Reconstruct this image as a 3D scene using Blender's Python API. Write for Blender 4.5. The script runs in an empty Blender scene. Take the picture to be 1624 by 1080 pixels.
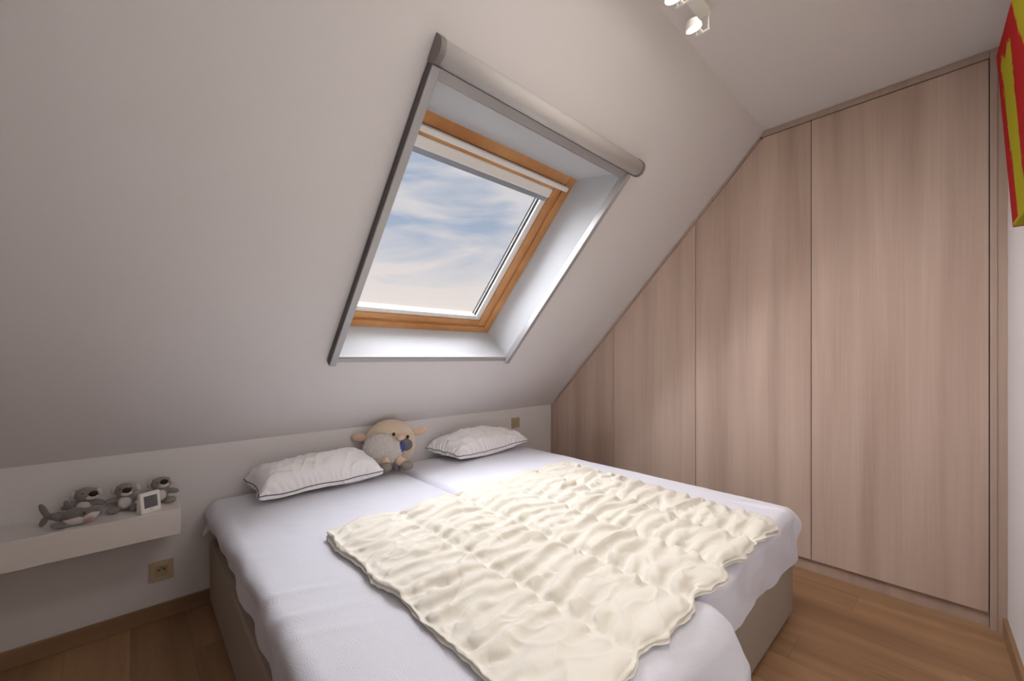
import bpy, bmesh, math, random
import numpy as np
from mathutils import Vector, Matrix, Euler
random.seed(4); RNG = np.random.default_rng(7)
SC = bpy.context.scene
COL = SC.collection

# ------------------------------------------------------------------ camera
H = 1.2
F_PX, U0, V0 = 651.0, 812.0, 566.0
YAW = math.radians(42.76)
cam = bpy.data.cameras.new('camera'); cam_o = bpy.data.objects.new('camera', cam); COL.objects.link(cam_o)
cam.sensor_width = 36.0; cam.sensor_fit = 'HORIZONTAL'
cam.lens = F_PX * 36.0 / 1624.0
cam.shift_x = 0.0; cam.shift_y = (V0 - 540.0) / 1624.0
cam.clip_start = 0.02; cam.clip_end = 200
cam_o.location = (0, 0, H); cam_o.rotation_euler = (math.pi / 2, 0, -YAW)
SC.camera = cam_o

# ------------------------------------------------------------------ world sky
w = bpy.data.worlds.new('sky'); SC.world = w; w.use_nodes = True
nt = w.node_tree; nt.nodes.clear()
N = nt.nodes.new; L = nt.links.new
out = N('ShaderNodeOutputWorld'); bg = N('ShaderNodeBackground'); L(bg.outputs[0], out.inputs[0])
SKY_STRENGTH = 0.95
bg.inputs[1].default_value = SKY_STRENGTH
tc = N('ShaderNodeTexCoord'); sep = N('ShaderNodeSeparateXYZ'); L(tc.outputs['Generated'], sep.inputs[0])
grad = N('ShaderNodeValToRGB'); L(sep.outputs['Z'], grad.inputs[0])
cr = grad.color_ramp
cr.elements[0].position = 0.06; cr.elements[0].color = (0.82, 0.79, 0.76, 1)
cr.elements[1].position = 0.60; cr.elements[1].color = (0.28, 0.42, 0.62, 1)
e = cr.elements.new(0.22); e.color = (0.47, 0.53, 0.65, 1)
e = cr.elements.new(0.38); e.color = (0.31, 0.41, 0.57, 1)
mp = N('ShaderNodeMapping'); L(tc.outputs['Generated'], mp.inputs[0])
mp.inputs['Rotation'].default_value = (math.radians(3), math.radians(-4), 0)
mp.inputs['Scale'].default_value = (1.5, 1.5, 7.5)
mp.inputs['Location'].default_value = (3.3, 1.2, 0.35)
no = N('ShaderNodeTexNoise'); L(mp.outputs[0], no.inputs['Vector'])
no.inputs['Scale'].default_value = 1.7; no.inputs['Detail'].default_value = 7; no.inputs['Roughness'].default_value = 0.52
no.inputs['Distortion'].default_value = 0.5
cl = N('ShaderNodeValToRGB'); bias = N('ShaderNodeValToRGB'); L(sep.outputs['Z'], bias.inputs[0])
bias.color_ramp.interpolation = 'EASE'
for i, (p_, v_) in enumerate(((0.08, .74), (0.19, .58), (0.255, .52), (0.30, .40), (0.355, .54), (0.46, .47))):
    el = bias.color_ramp.elements[i] if i < 2 else bias.color_ramp.elements.new(p_)
    el.position = p_; el.color = (v_, v_, v_, 1)
addb = N('ShaderNodeMath'); addb.operation = 'ADD'; L(no.outputs['Fac'], addb.inputs[0]); L(bias.outputs[0], addb.inputs[1])
subb = N('ShaderNodeMath'); subb.operation = 'SUBTRACT'; L(addb.outputs[0], subb.inputs[0]); subb.inputs[1].default_value = 0.5
L(subb.outputs[0], cl.inputs[0])
ccol = N('ShaderNodeValToRGB'); L(sep.outputs['Z'], ccol.inputs[0])
ccol.color_ramp.elements[0].position = 0.10; ccol.color_ramp.elements[0].color = (0.88, 0.79, 0.745, 1)
ccol.color_ramp.elements[1].position = 0.30; ccol.color_ramp.elements[1].color = (0.70, 0.68, 0.70, 1)
cl.color_ramp.elements[0].position = 0.40; cl.color_ramp.elements[1].position = 0.60
mix = N('ShaderNodeMixRGB'); L(cl.outputs[0], mix.inputs[0]); L(grad.outputs[0], mix.inputs[1])
L(ccol.outputs[0], mix.inputs[2])
L(mix.outputs[0], bg.inputs[0])

# ------------------------------------------------------------------ lights and exposure
def area_light(name, loc, rot, sx, sy, power, col):
    d = bpy.data.lights.new(name, 'AREA'); d.shape = 'RECTANGLE'; d.size = sx; d.size_y = sy
    d.energy = power; d.color = col
    o = bpy.data.objects.new(name, d); COL.objects.link(o); o.location = loc; o.rotation_euler = rot
    return o
area_light('ceiling_fill_light', (1.15, 0.30, 2.50), (0, 0, 0), 1.0, 0.5, 9.5, (1.0, 0.93, 0.86))  # added fill under the ceiling, out of view; no lamp panel hangs here
area_light('camera_side_fill_light', (0.35, -0.20, 1.35), (math.radians(112), 0, math.radians(-44)), 0.8, 1.7, 8.5, (1.0, 0.94, 0.89))  # added fill beside the camera, tilted upwards; the wall has no opening there
sun = bpy.data.lights.new('hazy_sun', 'SUN'); sun.energy = 35; sun.angle = math.radians(160); sun.color = (0.95, 0.96, 1.0)
sun_o = bpy.data.objects.new('hazy_sun', sun); COL.objects.link(sun_o); sun_o.location = (0.3, 6, 8)
sun_o.rotation_euler = Vector((0.30, -0.08, -1.0)).to_track_quat('-Z', 'Y').to_euler()
SC.view_settings.view_transform = 'Standard'; SC.view_settings.look = 'None'
SC.view_settings.gamma = 1.0; SC.view_settings.use_curve_mapping = False
SC.view_settings.exposure = 0.0

# ------------------------------------------------------------------ helpers
def srgb(r, g, b):
    f = lambda c: (c / 255 / 12.92) if c / 255 <= 0.04045 else ((c / 255 + 0.055) / 1.055) ** 2.4
    return (f(r), f(g), f(b), 1)

def material(name, col, rough=0.6, metal=0.0, spec=0.5, bump=None, sheen=0.0, vary=None, emis=None):
    """bump=(scale, strength, distance, detail); vary=(scale xyz, amount) colour mottling in object space"""
    m = bpy.data.materials.new(name); m.use_nodes = True
    t = m.node_tree; p = t.nodes['Principled BSDF']
    p.inputs['Base Color'].default_value = col; p.inputs['Roughness'].default_value = rough
    p.inputs['Metallic'].default_value = metal; p.inputs['Specular IOR Level'].default_value = spec
    if sheen: p.inputs['Sheen Weight'].default_value = sheen
    c = None
    if bump or vary:
        c = t.nodes.new('ShaderNodeTexCoord')
    if bump:
        n = t.nodes.new('ShaderNodeTexNoise'); n.inputs['Scale'].default_value = bump[0]
        n.inputs['Detail'].default_value = bump[3] if len(bump) > 3 else 3
        b = t.nodes.new('ShaderNodeBump'); b.inputs['Strength'].default_value = bump[1]; b.inputs['Distance'].default_value = bump[2]
        t.links.new(c.outputs['Object'], n.inputs['Vector']); t.links.new(n.outputs['Fac'], b.inputs['Height'])
        t.links.new(b.outputs[0], p.inputs['Normal'])
    if vary:
        mm = t.nodes.new('ShaderNodeMapping'); mm.inputs['Scale'].default_value = vary[0]
        n = t.nodes.new('ShaderNodeTexNoise'); n.inputs['Scale'].default_value = 1.0; n.inputs['Detail'].default_value = 4
        h = t.nodes.new('ShaderNodeMixRGB'); h.inputs[1].default_value = tuple(x * (1 - vary[1]) for x in col[:3]) + (1,)
        h.inputs[2].default_value = tuple(min(1, x * (1 + vary[1])) for x in col[:3]) + (1,)
        t.links.new(c.outputs['Object'], mm.inputs[0]); t.links.new(mm.outputs[0], n.inputs['Vector'])
        t.links.new(n.outputs['Fac'], h.inputs[0]); t.links.new(h.outputs[0], p.inputs['Base Color'])
    if emis:
        p.inputs['Emission Color'].default_value = emis[0]; p.inputs['Emission Strength'].default_value = emis[1]
    return m

def wood(name, dark, light, broad, fine, rough=0.5, knots=0.0, island=False, bump=0.15):
    """grain stretched along one object axis; broad/fine = mapping scales"""
    m = bpy.data.materials.new(name); m.use_nodes = True
    t = m.node_tree; p = t.nodes['Principled BSDF']; p.inputs['Roughness'].default_value = rough
    p.inputs['Specular IOR Level'].default_value = 0.3
    c = t.nodes.new('ShaderNodeTexCoord'); src = c.outputs['Object']
    oi = t.nodes.new('ShaderNodeObjectInfo')
    add = t.nodes.new('ShaderNodeVectorMath'); add.operation = 'MULTIPLY_ADD'
    t.links.new(oi.outputs['Random'], add.inputs[0]); add.inputs[1].default_value = (7.3, 5.1, 9.7); t.links.new(src, add.inputs[2])
    def noise(sc, det, rgh=0.55, dist=0.0):
        mm = t.nodes.new('ShaderNodeMapping'); mm.inputs['Scale'].default_value = sc
        n = t.nodes.new('ShaderNodeTexNoise'); n.inputs['Scale'].default_value = 1.0; n.inputs['Detail'].default_value = det
        n.inputs['Roughness'].default_value = rgh; n.inputs['Distortion'].default_value = dist
        t.links.new(add.outputs[0], mm.inputs[0]); t.links.new(mm.outputs[0], n.inputs['Vector']); return n
    n1 = noise(broad, 3, 0.5, 0.3); n2 = noise(fine, 5, 0.7)
    r1 = t.nodes.new('ShaderNodeMapRange'); r1.inputs[1].default_value = 0.33; r1.inputs[2].default_value = 0.67
    t.links.new(n1.outputs['Fac'], r1.inputs[0])
    r2 = t.nodes.new('ShaderNodeMapRange'); r2.inputs[1].default_value = 0.3; r2.inputs[2].default_value = 0.7
    t.links.new(n2.outputs['Fac'], r2.inputs[0])
    a = t.nodes.new('ShaderNodeMixRGB'); a.inputs[0].default_value = 0.28
    t.links.new(r1.outputs[0], a.inputs[1]); t.links.new(r2.outputs[0], a.inputs[2])
    mixc = t.nodes.new('ShaderNodeMixRGB'); mixc.inputs[1].default_value = dark; mixc.inputs[2].default_value = light
    t.links.new(a.outputs[0], mixc.inputs[0])
    last = mixc.outputs[0]
    if knots:
        k = noise(tuple(x * 1.0 for x in (broad[0] * .9, broad[1] * .9, broad[2] * 1.6)), 6, 0.7, 1.2)
        kr = t.nodes.new('ShaderNodeMapRange'); kr.inputs[1].default_value = 0.60; kr.inputs[2].default_value = 0.72
        t.links.new(k.outputs['Fac'], kr.inputs[0])
        km = t.nodes.new('ShaderNodeMath'); km.operation = 'MULTIPLY'; km.inputs[1].default_value = knots
        t.links.new(kr.outputs[0], km.inputs[0])
        kx = t.nodes.new('ShaderNodeMixRGB'); kx.inputs[2].default_value = tuple(x * 0.62 for x in dark[:3]) + (1,)
        t.links.new(km.outputs[0], kx.inputs[0]); t.links.new(last, kx.inputs[1]); last = kx.outputs[0]
    if island:
        hv = t.nodes.new('ShaderNodeHueSaturation')
        mr = t.nodes.new('ShaderNodeMapRange'); mr.inputs[3].default_value = 0.93; mr.inputs[4].default_value = 1.06
        t.links.new(oi.outputs['Random'], mr.inputs[0]); t.links.new(mr.outputs[0], hv.inputs['Value'])
        t.links.new(last, hv.inputs['Color']); last = hv.outputs[0]
    t.links.new(last, p.inputs['Base Color'])
    b = t.nodes.new('ShaderNodeBump'); b.inputs['Strength'].default_value = bump; b.inputs['Distance'].default_value = 0.001
    t.links.new(n2.outputs['Fac'], b.inputs['Height']); t.links.new(b.outputs[0], p.inputs['Normal'])
    return m

def wloc(o):
    v = Vector((0, 0, 0))
    while o is not None:
        v = v + o.location; o = o.parent
    return v

def tag(o, label=None, cat=None, group=None, kind=None):
    if label: o['label'] = label
    if cat: o['category'] = cat
    if group: o['group'] = group
    if kind: o['kind'] = kind
    return o

def thing(name, loc, label, cat, group=None):
    o = bpy.data.objects.new(name, None); COL.objects.link(o); o.location = loc
    o.empty_display_size = 0.05
    return tag(o, label, cat, group)

def link_bm(name, bm, mat, parent=None, smooth=False, local=False):
    """bmesh in world coordinates (or parent-local when local=True) -> one mesh object"""
    me = bpy.data.meshes.new(name)
    bmesh.ops.recalc_face_normals(bm, faces=bm.faces)
    if parent is not None and not local:
        off = wloc(parent)
        for v in bm.verts: v.co -= off
    bm.to_mesh(me); bm.free()
    o = bpy.data.objects.new(name, me); COL.objects.link(o)
    if parent is not None: o.parent = parent
    mats = mat if isinstance(mat, (list, tuple)) else [mat]
    for m in mats: me.materials.append(m)
    if smooth:
        for f in me.polygons: f.use_smooth = True
    return o

def add_prism(bm, pts_a, pts_b, bevel=0.0):
    n = len(pts_a)
    va = [bm.verts.new(p) for p in pts_a]; vb = [bm.verts.new(p) for p in pts_b]
    fs = [bm.faces.new(va[::-1]), bm.faces.new(vb)]
    for i in range(n):
        fs.append(bm.faces.new((va[i], va[(i + 1) % n], vb[(i + 1) % n], vb[i])))
    if bevel:
        es = list({e for f in fs for e in f.edges})
        bmesh.ops.recalc_face_normals(bm, faces=fs)
        bmesh.ops.bevel(bm, geom=es, offset=bevel, segments=2, profile=0.5, affect='EDGES', clamp_overlap=True)

def add_box(bm, lo, hi, bevel=0.0):
    x0, y0, z0 = lo; x1, y1, z1 = hi
    add_prism(bm, [(x0, y0, z0), (x1, y0, z0), (x1, y1, z0), (x0, y1, z0)],
              [(x0, y0, z1), (x1, y0, z1), (x1, y1, z1), (x0, y1, z1)], bevel)

def box(name, lo, hi, mat, parent=None, bevel=0.0, local=False):
    bm = bmesh.new(); add_box(bm, lo, hi, bevel); return link_bm(name, bm, mat, parent, local=local)

def prism(name, a, b, mat, parent=None, bevel=0.0, smooth=False, local=False):
    bm = bmesh.new(); add_prism(bm, a, b, bevel); return link_bm(name, bm, mat, parent, smooth, local)

def add_ellipsoid(bm, c, r, rot=(0, 0, 0), sub=3):
    M = Matrix.Translation(c) @ Euler(rot).to_matrix().to_4x4() @ Matrix.Diagonal((r[0], r[1], r[2], 1))
    bmesh.ops.create_icosphere(bm, subdivisions=sub, radius=1.0, matrix=M)

def ellipsoid(name, c, r, mat, parent=None, rot=(0, 0, 0), sub=3, local=True):
    bm = bmesh.new(); add_ellipsoid(bm, c, r, rot, sub)
    return link_bm(name, bm, mat, parent, True, local)

def add_cyl(bm, a, b, r0, r1=None, seg=24):
    a, b = Vector(a), Vector(b); r1 = r0 if r1 is None else r1
    z = (b - a).normalized(); q = z.to_track_quat('Z', 'Y').to_matrix()
    ra = []; rb = []
    for i in range(seg):
        t = 2 * math.pi * i / seg; d = q @ Vector((math.cos(t), math.sin(t), 0))
        ra.append(bm.verts.new(a + d * r0)); rb.append(bm.verts.new(b + d * r1))
    bm.faces.new(ra[::-1]); bm.faces.new(rb)
    for i in range(seg):
        bm.faces.new((ra[i], ra[(i + 1) % seg], rb[(i + 1) % seg], rb[i]))

def blob(name, ells, mat, parent=None, voxel=0.004, smooth_it=6, jitter=0.0):
    """ellipsoids (parent-local) melted into one continuous skin by a voxel remesh"""
    bm = bmesh.new()
    for el in ells: add_ellipsoid(bm, el[0], el[1], el[2] if len(el) > 2 else (0, 0, 0), 3)
    tmp = link_bm('tmp', bm, mat, None)
    md = tmp.modifiers.new('r', 'REMESH'); md.mode = 'VOXEL'; md.voxel_size = voxel
    ms = tmp.modifiers.new('s', 'SMOOTH'); ms.iterations = smooth_it; ms.factor = 0.6
    dg = bpy.context.evaluated_depsgraph_get()
    me = bpy.data.meshes.new_from_object(tmp.evaluated_get(dg))
    bpy.data.objects.remove(tmp, do_unlink=True)
    if jitter:
        n = len(me.vertices); co = np.empty(n * 3); me.vertices.foreach_get('co', co); no_ = np.empty(n * 3)
        me.vertices.foreach_get('normal', no_)
        amp = RNG.normal(0, jitter, n)
        co = co.reshape(-1, 3) + no_.reshape(-1, 3) * amp[:, None]; me.vertices.foreach_set('co', co.ravel()); me.update()
    me.name = name
    o = bpy.data.objects.new(name, me); COL.objects.link(o); o.parent = parent
    me.materials.clear(); me.materials.append(mat)
    for f in me.polygons: f.use_smooth = True
    return o

def copy_tree(o, parent=None):
    c = o.copy(); COL.objects.link(c); c.parent = parent
    for ch in [x for x in COL.objects if x.parent == o]: copy_tree(ch, c)
    return c

def vnoise(x, y, seed=0):
    """smooth value noise on arrays"""
    xi = np.floor(x).astype(np.int64); yi = np.floor(y).astype(np.int64); fx = x - xi; fy = y - yi
    fx = fx * fx * fx * (fx * (fx * 6 - 15) + 10); fy = fy * fy * fy * (fy * (fy * 6 - 15) + 10)
    def hsh(a, b):
        n = (a * 374761393 + b * 668265263 + seed * 974634541) & 0x7fffffff
        n = ((n ^ (n >> 13)) * 1274126177) & 0x7fffffff
        return ((n ^ (n >> 16)) & 0xffff) / 65535.0 * 2 - 1
    a = hsh(xi, yi); b = hsh(xi + 1, yi); c = hsh(xi, yi + 1); d = hsh(xi + 1, yi + 1)
    return (a * (1 - fx) + b * fx) * (1 - fy) + (c * (1 - fx) + d * fx) * fy

def fbm(x, y, seed=0, oct=4, gain=0.5):
    s = 0; a = 1.0
    for i in range(oct):
        s = s + a * vnoise(x * 2 ** i, y * 2 ** i, seed + i * 17); a *= gain
    return s

def grid_mesh(name, P, mat, parent=None, extra=None):
    """P: (ny,nx,3) array in world coordinates"""
    ny, nx = P.shape[:2]
    V = P.reshape(-1, 3)
    if parent is not None: V = V - np.array(wloc(parent))
    idx = np.arange(ny * nx).reshape(ny, nx)
    Fq = np.stack([idx[:-1, :-1], idx[:-1, 1:], idx[1:, 1:], idx[1:, :-1]], -1).reshape(-1, 4)
    me = bpy.data.meshes.new(name); me.from_pydata(V.tolist(), [], Fq.tolist()); me.update()
    me.materials.append(mat)
    me.polygons.foreach_set('use_smooth', [True] * len(me.polygons))
    o = bpy.data.objects.new(name, me); COL.objects.link(o)
    if parent is not None: o.parent = parent
    return o

# ------------------------------------------------------------------ materials
M_WALL = material('plaster', srgb(224, 220, 220), 0.9, bump=(60, 0.05, 0.002), spec=0.2)
M_REVEAL = material('white_lining', srgb(196, 198, 202), 0.7, spec=0.3)
M_DOOR = wood('pale_wood_laminate', srgb(176, 152, 138), srgb(210, 187, 172), (6, 8, 0.45), (60, 90, 1.6), 0.45)
M_DOORE = wood('pale_wood_edge', srgb(168, 146, 132), srgb(192, 170, 156), (6, 8, 0.45), (60, 90, 1.6), 0.45)
M_DARK = material('dark_gap', srgb(46, 32, 26), 0.9)
M_FLOOR = wood('oak_laminate', srgb(142, 108, 78), srgb(178, 142, 108), (9, 0.9, 3), (55, 2.2, 20), 0.42, 0.5, True)
M_BASEB = wood('oak_skirting', srgb(138, 108, 80), srgb(166, 134, 104), (0.9, 9, 9), (2.2, 55, 55), 0.5)
M_PINE = wood('pine', srgb(184, 126, 76), srgb(216, 164, 112), (4, 4, 4), (24, 24, 24), 0.4, bump=0.05)
M_ALU = material('grey_aluminium', srgb(176, 175, 177), 0.42, metal=0.35)
M_ALUD = material('grey_plastic_cap', srgb(128, 121, 119), 0.5)
M_ALUK = material('dark_groove_shade', srgb(92, 86, 84), 0.6)  # groove tone, also the painted shade on the blind rails' sides
M_CASS = material('cassette_enamel', srgb(200, 196, 194), 0.6, metal=0.0)
M_WHITE = material('white_enamel', srgb(236, 234, 230), 0.4)
M_SEAL = material('black_gasket', srgb(34, 42, 52), 0.5)
M_BLINDBAR = material('blue_grey_bar', srgb(150, 158, 168), 0.4, metal=0.3)
M_SHELF = material('white_lacquer', srgb(228, 222, 219), 0.45)
M_BEIGE = material('beige_plastic', srgb(196, 176, 146), 0.45)
M_BEIGE2 = material('beige_plastic_inner', srgb(186, 166, 136), 0.45)
M_TERRY = material('white_terry_cloth', srgb(230, 230, 240), 0.95, spec=0.1, sheen=0.3, bump=(420, 0.75, 0.0055, 5))
M_JERSEY = material('white_jersey_cloth', srgb(229, 229, 239), 0.92, spec=0.15, bump=(500, 0.2, 0.001, 2))
M_DUVET = material('cream_cotton', srgb(224, 219, 208), 0.85, spec=0.2, sheen=0.15, bump=(55, 0.25, 0.004, 3))
M_PILLOW = material('white_cotton', srgb(250, 248, 249), 0.85, spec=0.2, bump=(70, 0.2, 0.003, 3))
M_PIPING = material('grey_piping', srgb(98, 92, 104), 0.8)
M_BASE = material('taupe_upholstery', srgb(170, 158, 146), 0.85, spec=0.2, bump=(700, 0.25, 0.001, 2))
M_CREAM = material('cream_plush', srgb(222, 203, 180), 0.95, spec=0.1, sheen=0.4, bump=(420, 0.5, 0.003))
M_PEACH = material('peach_plush', srgb(226, 194, 172), 0.95, spec=0.1, sheen=0.4, bump=(420, 0.5, 0.003))
M_FLUFF = material('white_fleece', srgb(232, 226, 218), 0.98, spec=0.1, sheen=0.4, bump=(150, 0.9, 0.010, 4))
M_HOOF = material('grey_felt', srgb(150, 142, 132), 0.95, spec=0.1, bump=(420, 0.4, 0.002))
M_SNOUT = material('slate_felt', srgb(118, 114, 124), 0.9, spec=0.1)
M_BLUE = material('blue_felt', srgb(84, 88, 148), 0.9, spec=0.1)
M_BLACK = material('black_felt', srgb(26, 20, 20), 0.6)
M_GREY = material('grey_plush', srgb(150, 142, 138), 0.95, spec=0.1, sheen=0.4, bump=(420, 0.6, 0.004))
M_SHARK = material('shark_grey_plush', srgb(132, 126, 126), 0.95, spec=0.1, sheen=0.3, bump=(420, 0.5, 0.003))
M_PWHITE = material('white_plush', srgb(226, 218, 214), 0.95, spec=0.1, sheen=0.4, bump=(420, 0.6, 0.004))
M_PINK = material('pink_felt', srgb(206, 150, 138), 0.9)
M_LENS = material('lamp_lens', (1, 0.95, 0.88, 1), 0.3, emis=((1, 0.90, 0.76, 1), 9.0))
M_SCREEN = material('lcd_grey', srgb(104, 104, 108), 0.25, vary=((160, 160, 160), 0.18))
M_INK = material('dark_print', srgb(70, 68, 70), 0.6)

def glass_mat():
    m = bpy.data.materials.new('window_glass'); m.use_nodes = True; t = m.node_tree; t.nodes.clear()
    o = t.nodes.new('ShaderNodeOutputMaterial'); mx = t.nodes.new('ShaderNodeMixShader')
    tr = t.nodes.new('ShaderNodeBsdfTransparent'); gl = t.nodes.new('ShaderNodeBsdfGlossy'); gl.inputs['Roughness'].default_value = 0.02
    lw = t.nodes.new('ShaderNodeFresnel'); lw.inputs['IOR'].default_value = 1.15
    t.links.new(lw.outputs[0], mx.inputs[0]); t.links.new(tr.outputs[0], mx.inputs[1]); t.links.new(gl.outputs[0], mx.inputs[2])
    t.links.new(mx.outputs[0], o.inputs[0]); return m
M_GLASS = glass_mat()

# ------------------------------------------------------------------ room shell
YK, ZK, TS = 2.48, 0.772, 1.043         # knee wall plane, its height, roof slope tangent
ZC = 2.55                                # ceiling
YC = YK - (ZC - ZK) / TS                 # where slope meets ceiling
XL, XR = -1.35, 2.77                     # left wall, wardrobe front
XE = 3.40                                # wall behind the wardrobe
TH = math.atan(TS); S_ = Vector((0, -math.cos(TH), math.sin(TH))); N_ = Vector((0, math.sin(TH), math.cos(TH)))
O_ = Vector((0, YK, ZK))
SMAX = (ZC - ZK) / math.sin(TH)
def SL(x, s, n=0.0): return O_ + Vector((x, 0, 0)) + S_ * s + N_ * n
def slbox_pts(x0, x1, s0, s1, n0, n1):
    return ([SL(x0, s0, n0), SL(x1, s0, n0), SL(x1, s1, n0), SL(x0, s1, n0)],
            [SL(x0, s0, n1), SL(x1, s0, n1), SL(x1, s1, n1), SL(x0, s1, n1)])
def slbox(name, x0, x1, s0, s1, n0, n1, mat, parent=None, bevel=0.0):
    a, b = slbox_pts(x0, x1, s0, s1, n0, n1); return prism(name, a, b, mat, parent, bevel)
def yr(x): return -0.151 - 0.045 * (XR - x)      # right wall plane

st = lambda o: tag(o, kind='structure')
# floor: a screed and single laminate planks laid towards the knee wall
floor = st(box('floor', (XL, -0.6, -0.06), (XE, YK + 0.05, -0.012), M_DARK))
PW, PL = 0.192, 1.285
xk = XL; row = 0
while xk < XR + 0.06:
    y = -0.55 - (row * 0.47) % PL
    while y < YK:
        a, b = max(y, -0.55), min(y + PL, YK)
        if b - a > 0.02:
            bm = bmesh.new(); add_box(bm, (xk + .0002, a + .0002, -0.012), (min(xk + PW, XR + .08) - .0002, b - .0002, 0.0))
            top = [f for f in bm.faces if all(v.co.z > -0.001 for v in f.verts)]
            bmesh.ops.bevel(bm, geom=list(top[0].edges), offset=0.0005, segments=1, affect='EDGES')
            link_bm('plank', bm, M_FLOOR, floor)
        y += PL
    xk += PW; row += 1

st(box('wall_back', (XL - .1, YK, -0.06), (XE, YK + 0.12, ZK + 0.02), M_WALL))
st(box('wall_left', (XL - .1, -0.6, -0.06), (XL, YK + .1, 2.7), M_WALL))
st(box('wall_wardrobe', (XE, -0.6, -0.06), (XE + .1, YK + .1, 2.7), M_WALL))
st(prism('wall_right', [(XE, yr(XE), -.06), (XL, yr(XL), -.06), (XL, yr(XL) - .12, -.06), (XE, yr(XE) - .12, -.06)],
         [(XE, yr(XE), 2.7), (XL, yr(XL), 2.7), (XL, yr(XL) - .12, 2.7), (XE, yr(XE) - .12, 2.7)], M_WALL))
st(box('ceiling', (XL - .1, -0.6, ZC), (XE, YC + 0.02, ZC + 0.12), M_WALL))
# roof slope with the skylight opening
WX0, WX1, WS0, WS1 = 0.726, 1.852, 0.590, 1.900
def slope():
    bm = bmesh.new()
    for x0, x1, s0, s1 in ((XL - .1, WX0, -.03, SMAX), (WX1, XE, -.03, SMAX), (WX0, WX1, -.03, WS0), (WX0, WX1, WS1, SMAX)):
        a, b = slbox_pts(x0, x1, s0, s1, 0, 0.06); add_prism(bm, a, b)
    return link_bm('wall_slope', bm, M_WALL)
st(slope())
st(box('baseboard_back', (XL, YK - 0.014, 0), (XR, YK, 0.07), M_BASEB, bevel=0.003))
st(prism('baseboard_right', [(XR + .0, yr(XR), 0), (XL, yr(XL), 0), (XL, yr(XL) + .014, 0), (XR, yr(XR) + .014, 0)],
         [(XR + .0, yr(XR), .07), (XL, yr(XL), .07), (XL, yr(XL) + .014, .07), (XR, yr(XR) + .014, .07)], M_BASEB))

# ------------------------------------------------------------------ skylight
win = bpy.data.objects.new('window_1', None); COL.objects.link(win); win.location = SL(1.34, 0.6, 0); st(win)
win['label'] = 'pine roof window with white-lined reveal in the sloped wall'
FX0, FX1, FS0, FS1, FN = 0.692, 1.832, 0.598, 1.736, 0.24
def quadslab(name, q_in, outward, mat):
    q2 = [p + outward for p in q_in]; return prism(name, q_in, q2, mat, win)
A = dict(bl=SL(WX0, WS0), br=SL(WX1, WS0), tr=SL(WX1, WS1), tl=SL(WX0, WS1))
B = dict(bl=SL(FX0, FS0, FN + .01), br=SL(FX1, FS0, FN + .01), tr=SL(FX1, FS1, FN + .01), tl=SL(FX0, FS1, FN + .01))
quadslab('reveal_panel', [A['bl'], A['br'], B['br'], B['bl']], -S_ * .03, M_REVEAL)
quadslab('reveal_panel', [A['tl'], A['tr'], B['tr'], B['tl']], S_ * .03, M_REVEAL)
quadslab('reveal_panel', [A['bl'], A['tl'], B['tl'], B['bl']], Vector((-.03, 0, 0)), M_REVEAL)
quadslab('reveal_panel', [A['br'], A['tr'], B['tr'], B['br']], Vector((.03, 0, 0)), M_REVEAL)
def frame(names, x0, x1, s0, s1, wx, ws0, ws1, n0, n1, mat, bev):
    """four mitre-free bars: two stiles, bottom, top"""
    slbox(names[0], x0, x0 + wx, s0, s1, n0, n1, mat, win, bev); slbox(names[0], x1 - wx, x1, s0, s1, n0, n1, mat, win, bev)
    if ws0: slbox(names[1], x0 + wx, x1 - wx, s0, s0 + ws0, n0, n1, mat, win, bev)
    if ws1: slbox(names[1], x0 + wx, x1 - wx, s1 - ws1, s1, n0, n1, mat, win, bev)
frame(('frame_stile', 'frame_rail'), FX0 - .012, FX1 + .012, FS0 - .012, FS1 + .012, 0.062, 0.055, 0.055, FN, FN + .10, M_PINE, .003)
# a small quarter bead in the rebate
frame(('bead_stile', 'bead_rail'), FX0 + .050, FX1 - .050, FS0 + .043, FS1 - .043, 0.008, 0.007, 0.007, FN + .012, FN + .1, M_PINE, .002)
# sash
SX0, SX1, SS0, SS1 = 0.750, 1.774, 0.652, 1.690
frame(('sash_stile', 'sash_rail'), SX0, SX1, SS0, SS1, 0.050, 0.036, 0.046, FN + .008, FN + .10, M_PINE, .004)
# white side tracks and the inner roller blind cassette
IX0, IX1, IS0, IS1 = SX0 + .050, SX1 - .050, SS0 + .036, SS1 - .046
frame(('blind_track', 'glazing_bead'), IX0, IX1, IS0, IS1, 0.040, 0.030, 0.0, FN + .020, FN + .060, M_WHITE, .003)
frame(('gasket_stile', 'gasket_rail'), IX0 + .040, IX1 - .040, IS0 + .030, IS1, 0.004, 0.0, 0, FN + .034, FN + .060, M_SEAL, .001)
frame(('spacer_stile', 'spacer_rail'), IX0 + .044, IX1 - .044, IS0 + .028, IS1, 0.007, 0.004, 0, FN + .042, FN + .060, M_WHITE, .001)
frame(('gasket_stile', 'gasket_rail'), IX0 + .051, IX1 - .051, IS0 + .030, IS1, 0.005, 0.0, 0, FN + .050, FN + .060, M_SEAL, .001)
cs = slbox('roller_blind_cassette', IX0 + .004, IX1 - .004, IS1 - .052, IS1, FN + .004, FN + .075, M_WHITE, win, .008)
slbox('blind_pull_bar', IX0 + .010, IX1 - .010, IS1 - .078, IS1 - .052, FN + .014, FN + .050, M_BLINDBAR, win, .004)
slbox('ventilation_bar', FX0 + .02, FX1 - .045, 1.664, 1.690, FN - .030, FN + .006, M_WHITE, win, .005)
slbox('pane', IX0 + .03, IX1 - .03, IS0 + .02, IS1, FN + .060, FN + .064, M_GLASS, win)
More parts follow.
